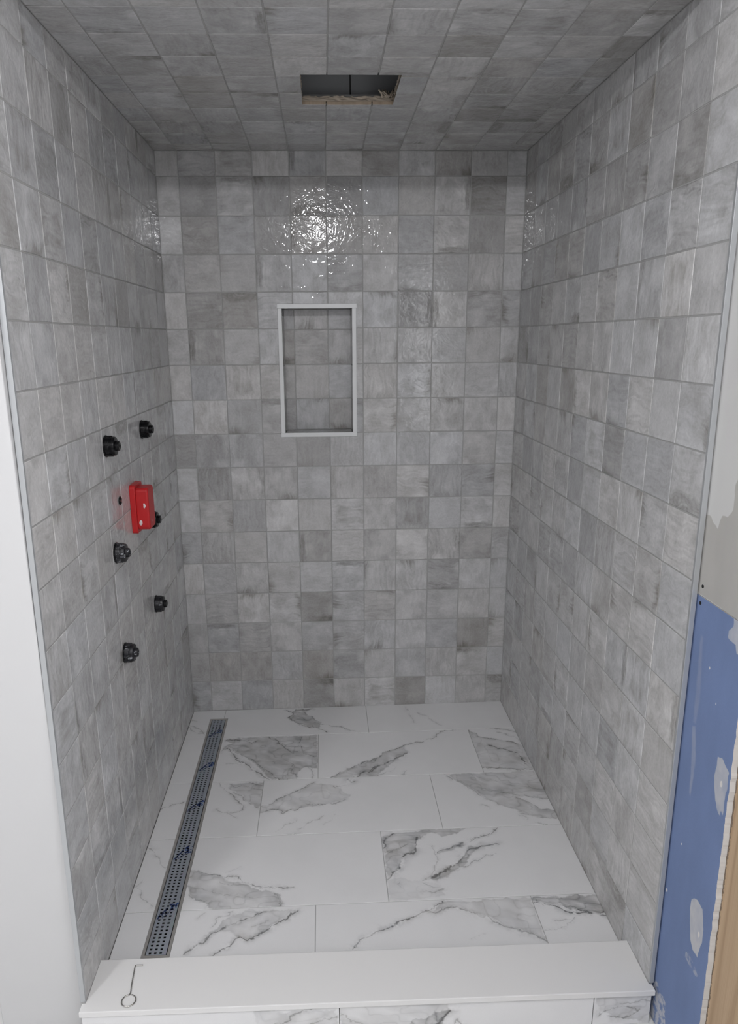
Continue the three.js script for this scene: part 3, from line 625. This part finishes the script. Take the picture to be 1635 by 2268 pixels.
    mesh('face_paper', part(sel[0]), new THREE.MeshStandardMaterial({ map, roughness: 0.8 }), t);
    mesh('gypsum_core', part(sel[1]), CORE, t).userData.label = 'white cut gypsum edge';
    // brown backing paper, torn along the cut
    const s = new THREE.Shape(); s.moveTo(1.436, y0); for (let i = 0; i <= 400; i++) { const y = y0 + (y1 - y0) * i / 400; s.lineTo(cutZ(y) + 0.0030 + 0.0022 * noise(y * 300, 8, 95) + 0.001 * noise(y * 900, 8, 96), y); } s.lineTo(1.436, y1); s.closePath();
    const bp = new THREE.ExtrudeGeometry(s, { depth: 0.0005, bevelEnabled: false }); { const q = bp.attributes.position; for (let i = 0; i < q.count; i++) { const z = q.getX(i), y = q.getY(i), x = 1.3750 + q.getZ(i); q.setXYZ(i, x, y, z); } bp.computeVertexNormals(); }
    mesh('backing_paper', bp, new THREE.MeshStandardMaterial({ color: lin(0.20, 0.15, 0.11), roughness: 1, side: THREE.DoubleSide }), t);
    const sy = y0 < 0.5 ? [[1.489, 1.022]] : [[1.4905, 1.059]];
    for (const [z, y] of sy) { const sc = new THREE.CylinderGeometry(0.0038, 0.0034, 0.0016, 14); sc.rotateZ(Math.PI / 2); sc.translate(1.3622, y, z); mesh('screw_head', sc, BLACK, t); }
  }
  // pine stud behind the cut boards
  const w = 512, h = 2048, d = new Uint8Array(w * h * 4);
  for (let j = 0; j < h; j++) for (let i = 0; i < w; i++) {
    const u = i / w, v = j / h * 2.5, kx = u - 0.42, ky = v - 0.33, knot = Math.exp(-((kx / 0.08) ** 2 + (ky / 0.03) ** 2)), k2 = Math.exp(-(((u - 0.60) / 0.05) ** 2 + ((v - 0.76) / 0.02) ** 2));
    const x = u + 0.03 * fbm(u * 2, v * 1.4, 61, 3) + 0.10 * knot * Math.sign(kx) + 0.06 * k2, ring = 0.5 + 0.5 * Math.sin(x * 30 + 9 * fbm(u * 2.2, v * 0.7, 62, 3)), fine = noise(u * 160, v * 9, 63);
    let t = 1 - 0.17 * Math.pow(ring, 4) + 0.05 * fine + 0.08 * fbm(u * 5, v * 3, 64, 3) - 0.45 * Math.pow(knot, 3) - 0.4 * Math.pow(k2, 3);
    const o = (j * w + i) * 4; d[o] = byte(0.50 * t); d[o + 1] = byte(0.36 * Math.pow(t, 1.15)); d[o + 2] = byte(0.23 * Math.pow(t, 1.35)); d[o + 3] = 255;
  }
  const stud = rounded(1.3756, 1.515, OUT + 0.002, 2.43, 1.62, 1.86, 0.003), p = stud.attributes.position, u = stud.attributes.uv;
  for (let i = 0; i < p.count; i++) u.setXY(i, (p.getZ(i) + p.getX(i) * 0.7 - 2.5) / 0.20, (p.getY(i) + 0.06) / 2.5);
  const m = mesh('wall_stud', stud, new THREE.MeshStandardMaterial({ map: dataTexture(d, w, h, true), roughness: 0.75 }), scene);
  m.userData = { label: 'bare pine stud at the lower right edge behind the drywall', category: 'stud' };
}
// bathroom round the camera
{
  structure('floor_bathroom', [box(-1.6, 1.6, OUT - 0.08, OUT, 1.378, 4.3), box(-1.6, -0.05, OUT - 0.08, OUT, 1.0, 1.378)], MARBLE_PLAIN(), 'pale bathroom floor below the shower curb', 'floor');
  structure('ceiling_bathroom', box(-1.6, 1.6, 2.44, 2.52, 1.0, 4.3), CEIL, 'white bathroom ceiling above the camera', 'ceiling');
  structure('wall_header', box(-0.204, 1.36, HIGH + 0.012, 2.44, 1.472, 1.5), WHITE, 'white wall above the shower opening', 'wall');
  structure('wall_far_left', box(-1.7, -1.6, OUT, 2.44, 1.0, 4.3), WHITE, 'white bathroom wall left of the camera', 'wall');
  structure('wall_behind', box(-1.6, 1.6, OUT, 2.44, 4.1, 4.2), WHITE, 'white bathroom wall behind the camera', 'wall');
  structure('wall_far_right', box(1.376, 1.48, OUT, 2.44, 1.87, 4.1), WHITE, 'white bathroom wall right of the camera', 'wall');
  structure('wall_recess', box(-1.6, -0.21, OUT, 2.44, 1.0, 1.1), WHITE, 'white wall of the recess left of the stub', 'wall');
}
function MARBLE_PLAIN() { return new THREE.MeshStandardMaterial({ color: lin(0.78, 0.78, 0.77), roughness: 0.35 }); }
// lamps
{
  const t = thing('ceiling_lamp', 'bare bulb on the bathroom ceiling above the camera', 'lamp', LAMP.at);
  const holder = new THREE.LatheGeometry([[0.0, 0.11], [0.055, 0.11], [0.055, 0.095], [0.03, 0.08], [0.022, 0.045], [0.0, 0.045]].map((p) => new THREE.Vector2(...p)), 32);
  mesh('lampholder', holder, WHITE, t);
  const bulb = new THREE.LatheGeometry([[0.0, -0.035], [0.014, -0.032], [0.026, -0.02], [0.030, -0.004], [0.026, 0.014], [0.016, 0.034], [0.013, 0.046], [0.0, 0.046]].map((p) => new THREE.Vector2(...p)), 32);
  mesh('bulb', bulb, new THREE.MeshStandardMaterial({ color: 0xffffff, emissive: LAMP.color, emissiveIntensity: 4 }), t);
  const l = new THREE.PointLight(LAMP.color, LAMP.power, 0, 2); l.castShadow = true; l.shadow.radius = LAMP.radius / 0.02; t.add(l);
  const b = thing('ceiling_panel_light', 'square flat panel light on the bathroom ceiling left of camera', 'lamp', PANEL.at), s = PANEL.side / 2;
  mesh('frame', [box(-s - 0.015, -s, -0.03, -0.001, -s - 0.015, s + 0.015), box(s, s + 0.015, -0.03, -0.001, -s - 0.015, s + 0.015), box(-s, s, -0.03, -0.001, -s - 0.015, -s), box(-s, s, -0.03, -0.001, s, s + 0.015)], WHITE, b);
  mesh('diffuser', box(-s, s, -0.022, -0.001, -s, s), new THREE.MeshStandardMaterial({ color: 0xffffff, emissive: PANEL.color, emissiveIntensity: 2 }), b);
  const a = new THREE.RectAreaLight(PANEL.color, PANEL.power, PANEL.side, PANEL.side); a.position.set(0, -0.024, 0); a.rotation.x = -Math.PI / 2; b.add(a);
  for (const q of WINDOWS) {
    const g = new THREE.Group(); g.name = q.name; g.position.set(...q.at); g.rotation.y = q.turn; g.userData = { kind: 'structure', label: q.label, category: 'window' }; scene.add(g);
    const w = q.w / 2, h = q.h / 2, e = 0.05;
    mesh('window_frame', [box(-w - e, -w, -h - e, h + e, 0.001, 0.03), box(w, w + e, -h - e, h + e, 0.001, 0.03), box(-w, w, -h - e, -h, 0.001, 0.03), box(-w, w, h, h + e, 0.001, 0.03)], WHITE, g);
    mesh('window_pane', box(-w, w, -h, h, 0.001, 0.008), new THREE.MeshStandardMaterial({ color: 0xffffff, roughness: 0.6, emissive: q.color, emissiveIntensity: 0.8 }), g);
    const l = new THREE.RectAreaLight(q.color, q.power, q.w, q.h); l.position.set(0, 0, 0.012); l.rotation.y = Math.PI; g.add(l);
  }
}
// ---------------------------------------------------------------- pipe caps, valve guard and lifting key
{
  const smear = (seed, n) => {
    const cv = document.createElement('canvas'); cv.width = cv.height = 256; const c = cv.getContext('2d'), q = mulberry(seed); c.fillStyle = '#15151a'; c.fillRect(0, 0, 256, 256);
    for (let i = 0; i < n; i++) { c.strokeStyle = `rgba(205,208,212,${0.35 + q() * 0.6})`; c.lineWidth = 2 + q() * 9; c.beginPath(); const x = q() * 256, y = q() * 256; c.moveTo(x, y); c.quadraticCurveTo(x + 14, y + 22 * q(), x + 8 * q(), y + 20 + 44 * q()); c.stroke(); }
    const t = new THREE.CanvasTexture(cv); t.colorSpace = THREE.SRGBColorSpace; return new THREE.MeshPhysicalMaterial({ map: t, roughness: 0.4 });
  };
  const spin = (pts, n = 28) => { const g = new THREE.LatheGeometry(pts.map((p) => new THREE.Vector2(...p)), n); g.rotateZ(-Math.PI / 2); return g; };
  const flange = spin([[0, 0], [0.0295, 0], [0.0300, 0.0012], [0.0295, 0.0030], [0.0265, 0.0040], [0, 0.0040]]);
  const bodyShape = [spin([[0.0268, 0.0035], [0.0268, 0.013], [0.0252, 0.0135], [0.0252, 0.0158], [0.0262, 0.0163], [0.0254, 0.0262], [0.0240, 0.0276], [0.013, 0.0280], [0, 0.0280]])];
  for (let k = 0; k < 10; k++) { const g = new THREE.BoxGeometry(0.016, 0.004, 0.006); g.translate(0.0115, 0.0262, 0); g.rotateX(k * Math.PI / 5); bodyShape.push(g); }
  const nub = [spin([[0.0135, 0.0272], [0.0135, 0.0352], [0.0125, 0.0372], [0.0055, 0.0372], [0.005, 0.033], [0, 0.033]], 8)];
  const caps = [
    ['black pipe cap, upper one nearest the opening', 1.2845, 0.9075, null], ['black pipe cap, upper one nearest the back wall', 1.2815, 0.5065, null],
    ['black pipe cap smeared with grout below the small ring fitting', 0.9845, 0.9045, smear(3, 30)], ['black pipe cap half hidden behind the red valve cover', 0.9805, 0.5005, null],
    ['black pipe cap smeared with grout, lowest one nearest the opening', 0.6845, 0.9105, smear(8, 16)], ['black pipe cap, lowest one nearest the back wall', 0.6835, 0.5065, smear(15, 6)],
  ];
  caps.forEach(([label, y, z, dirty], i) => {
    const t = thing('pipe_cap', label, 'pipe cap', [0.0004, y, z], 'black pipe caps on the left wall');
    mesh('flange', flange, BLACK, t);
    const turn = i * 0.7;
    const b = mesh('body', bodyShape, dirty ?? BLACK, t); b.rotation.x = turn;
    const s = mesh('plug', nub, dirty && i !== 5 ? dirty : BLACK, t); s.rotation.x = turn * 1.3;
  });
  // red valve guard
  const t = thing('valve_cover', 'red plastic valve guard with mortar splashes on left wall', 'valve cover', [0.0004, 1.063, 0.673]);
  const rr = (w, h, r) => { const s = new THREE.Shape(), x = -w / 2, y = -h / 2; s.moveTo(x + r, y); s.lineTo(x + w - r, y); s.absarc(x + w - r, y + r, r, -Math.PI / 2, 0); s.lineTo(x + w, y + h - r); s.absarc(x + w - r, y + h - r, r, 0, Math.PI / 2); s.lineTo(x + r, y + h); s.absarc(x + r, y + h - r, r, Math.PI / 2, Math.PI); s.lineTo(x, y + r); s.absarc(x + r, y + r, r, Math.PI, Math.PI * 1.5); return s; };
  const out = (g) => { g.rotateY(Math.PI / 2); return g; };   // depth -> +x, shape x -> -z
  const fl = new THREE.ExtrudeGeometry(rr(0.092, 0.150, 0.012), { depth: 0.0135, bevelEnabled: true, bevelSize: 0.0015, bevelThickness: 0.0015, bevelOffset: -0.0015, bevelSegments: 2, curveSegments: 6 });
  fl.translate(0, 0, 0.0012); mesh('flange', out(fl), RED, t);
  const bd = new THREE.ExtrudeGeometry(rr(0.074, 0.130, 0.013), { depth: 0.029, bevelEnabled: true, bevelSize: 0.0065, bevelThickness: 0.006, bevelOffset: -0.0065, bevelSegments: 4, curveSegments: 6 });
  bd.translate(0, 0, 0.018); const cover = mesh('cover', out(bd), RED, t);
  const q = mulberry(4), blob = (x, y, z, r, flat) => { const g = new THREE.IcosahedronGeometry(r, 2), p = g.attributes.position; for (let i = 0; i < p.count; i++) { const f = 1 + 0.35 * noise(p.getX(i) * 300 + x * 900, p.getY(i) * 300 + p.getZ(i) * 200, 44); p.setXYZ(i, p.getX(i) * f * flat[0], p.getY(i) * f * flat[1], p.getZ(i) * f * flat[2]); } g.translate(x, y, z); g.computeVertexNormals(); return g; };
  for (const [x, y, z, r, flat] of [[0.0400, 0.012, 0.0368, 0.0055, [0.7, 1.4, 0.3]], [0.0245, -0.042, 0.0370, 0.0058, [0.8, 1.3, 0.25]], [0.051, 0.044, 0.020, 0.003, [0.3, 1, 1]], [0.048, 0.060, 0.022, 0.003, [0.5, 0.6, 1.2]], [0.0525, -0.040, 0.012, 0.0035, [0.25, 1.2, 1]], [0.008, 0.073, 0.030, 0.004, [1.2, 0.5, 0.9]], [0.0135, -0.0725, 0.034, 0.0028, [1, 0.6, 0.8]]])
    mesh('mortar_splash', blob(x, y, z, r, flat), SPLASH, cover);
  // small ring fitting
  const gr = thing('ring_fitting', 'tiny black ring with a metal socket beside the red cover', 'fitting', [0.0004, 1.116, 0.824]);
  const to = new THREE.TorusGeometry(0.0105, 0.0022, 10, 28); to.rotateY(Math.PI / 2); to.translate(0.0012, 0, 0); mesh('ring', to, BLACK, gr);
  const disc = new THREE.CylinderGeometry(0.0105, 0.0105, 0.0012, 24); disc.rotateZ(Math.PI / 2); disc.translate(0.0006, 0, 0); mesh('plate', disc, PIT, gr);
  const so = new THREE.CylinderGeometry(0.0045, 0.0045, 0.004, 6); so.rotateZ(Math.PI / 2); so.translate(0.002, 0, 0); mesh('socket', so, WIRE, gr);
}
{
  const t = thing('lifting_key', 'bent wire hook with a ring end lying on the curb', 'hook', [0.1015, 0.0501, 1.4865]);
  const R = 0.0162, y = 0.0016, pts = [];
  const a0 = -Math.PI / 2 - 0.12, ring = [];
  for (let i = 0; i <= 40; i++) { const a = a0 + 0.30 + (Math.PI * 2 - 0.36) * i / 40; ring.push(V(R * Math.cos(a), y, R * Math.sin(a))); }
  const rod = [V(-0.001, y, -0.0195), V(-0.0040, y, -0.045), V(-0.0086, y, -0.094)], bend = [V(-0.0088, y, -0.0985), V(-0.0068, y, -0.1005), V(0.0005, y, -0.1005), V(0.0095, y, -0.1003)];
  mesh('ring', new THREE.TubeGeometry(new THREE.CatmullRomCurve3([...ring, V(-0.0022, y, -0.0172)], false, 'catmullrom', 0.5), 120, 0.00155, 8), WIRE, t);
  mesh('shaft', new THREE.TubeGeometry(new THREE.CatmullRomCurve3([V(-0.0022, y, -0.0165), ...rod, ...bend], false, 'centripetal'), 90, 0.00155, 8), WIRE, t);
}

renderer.render(scene, camera);
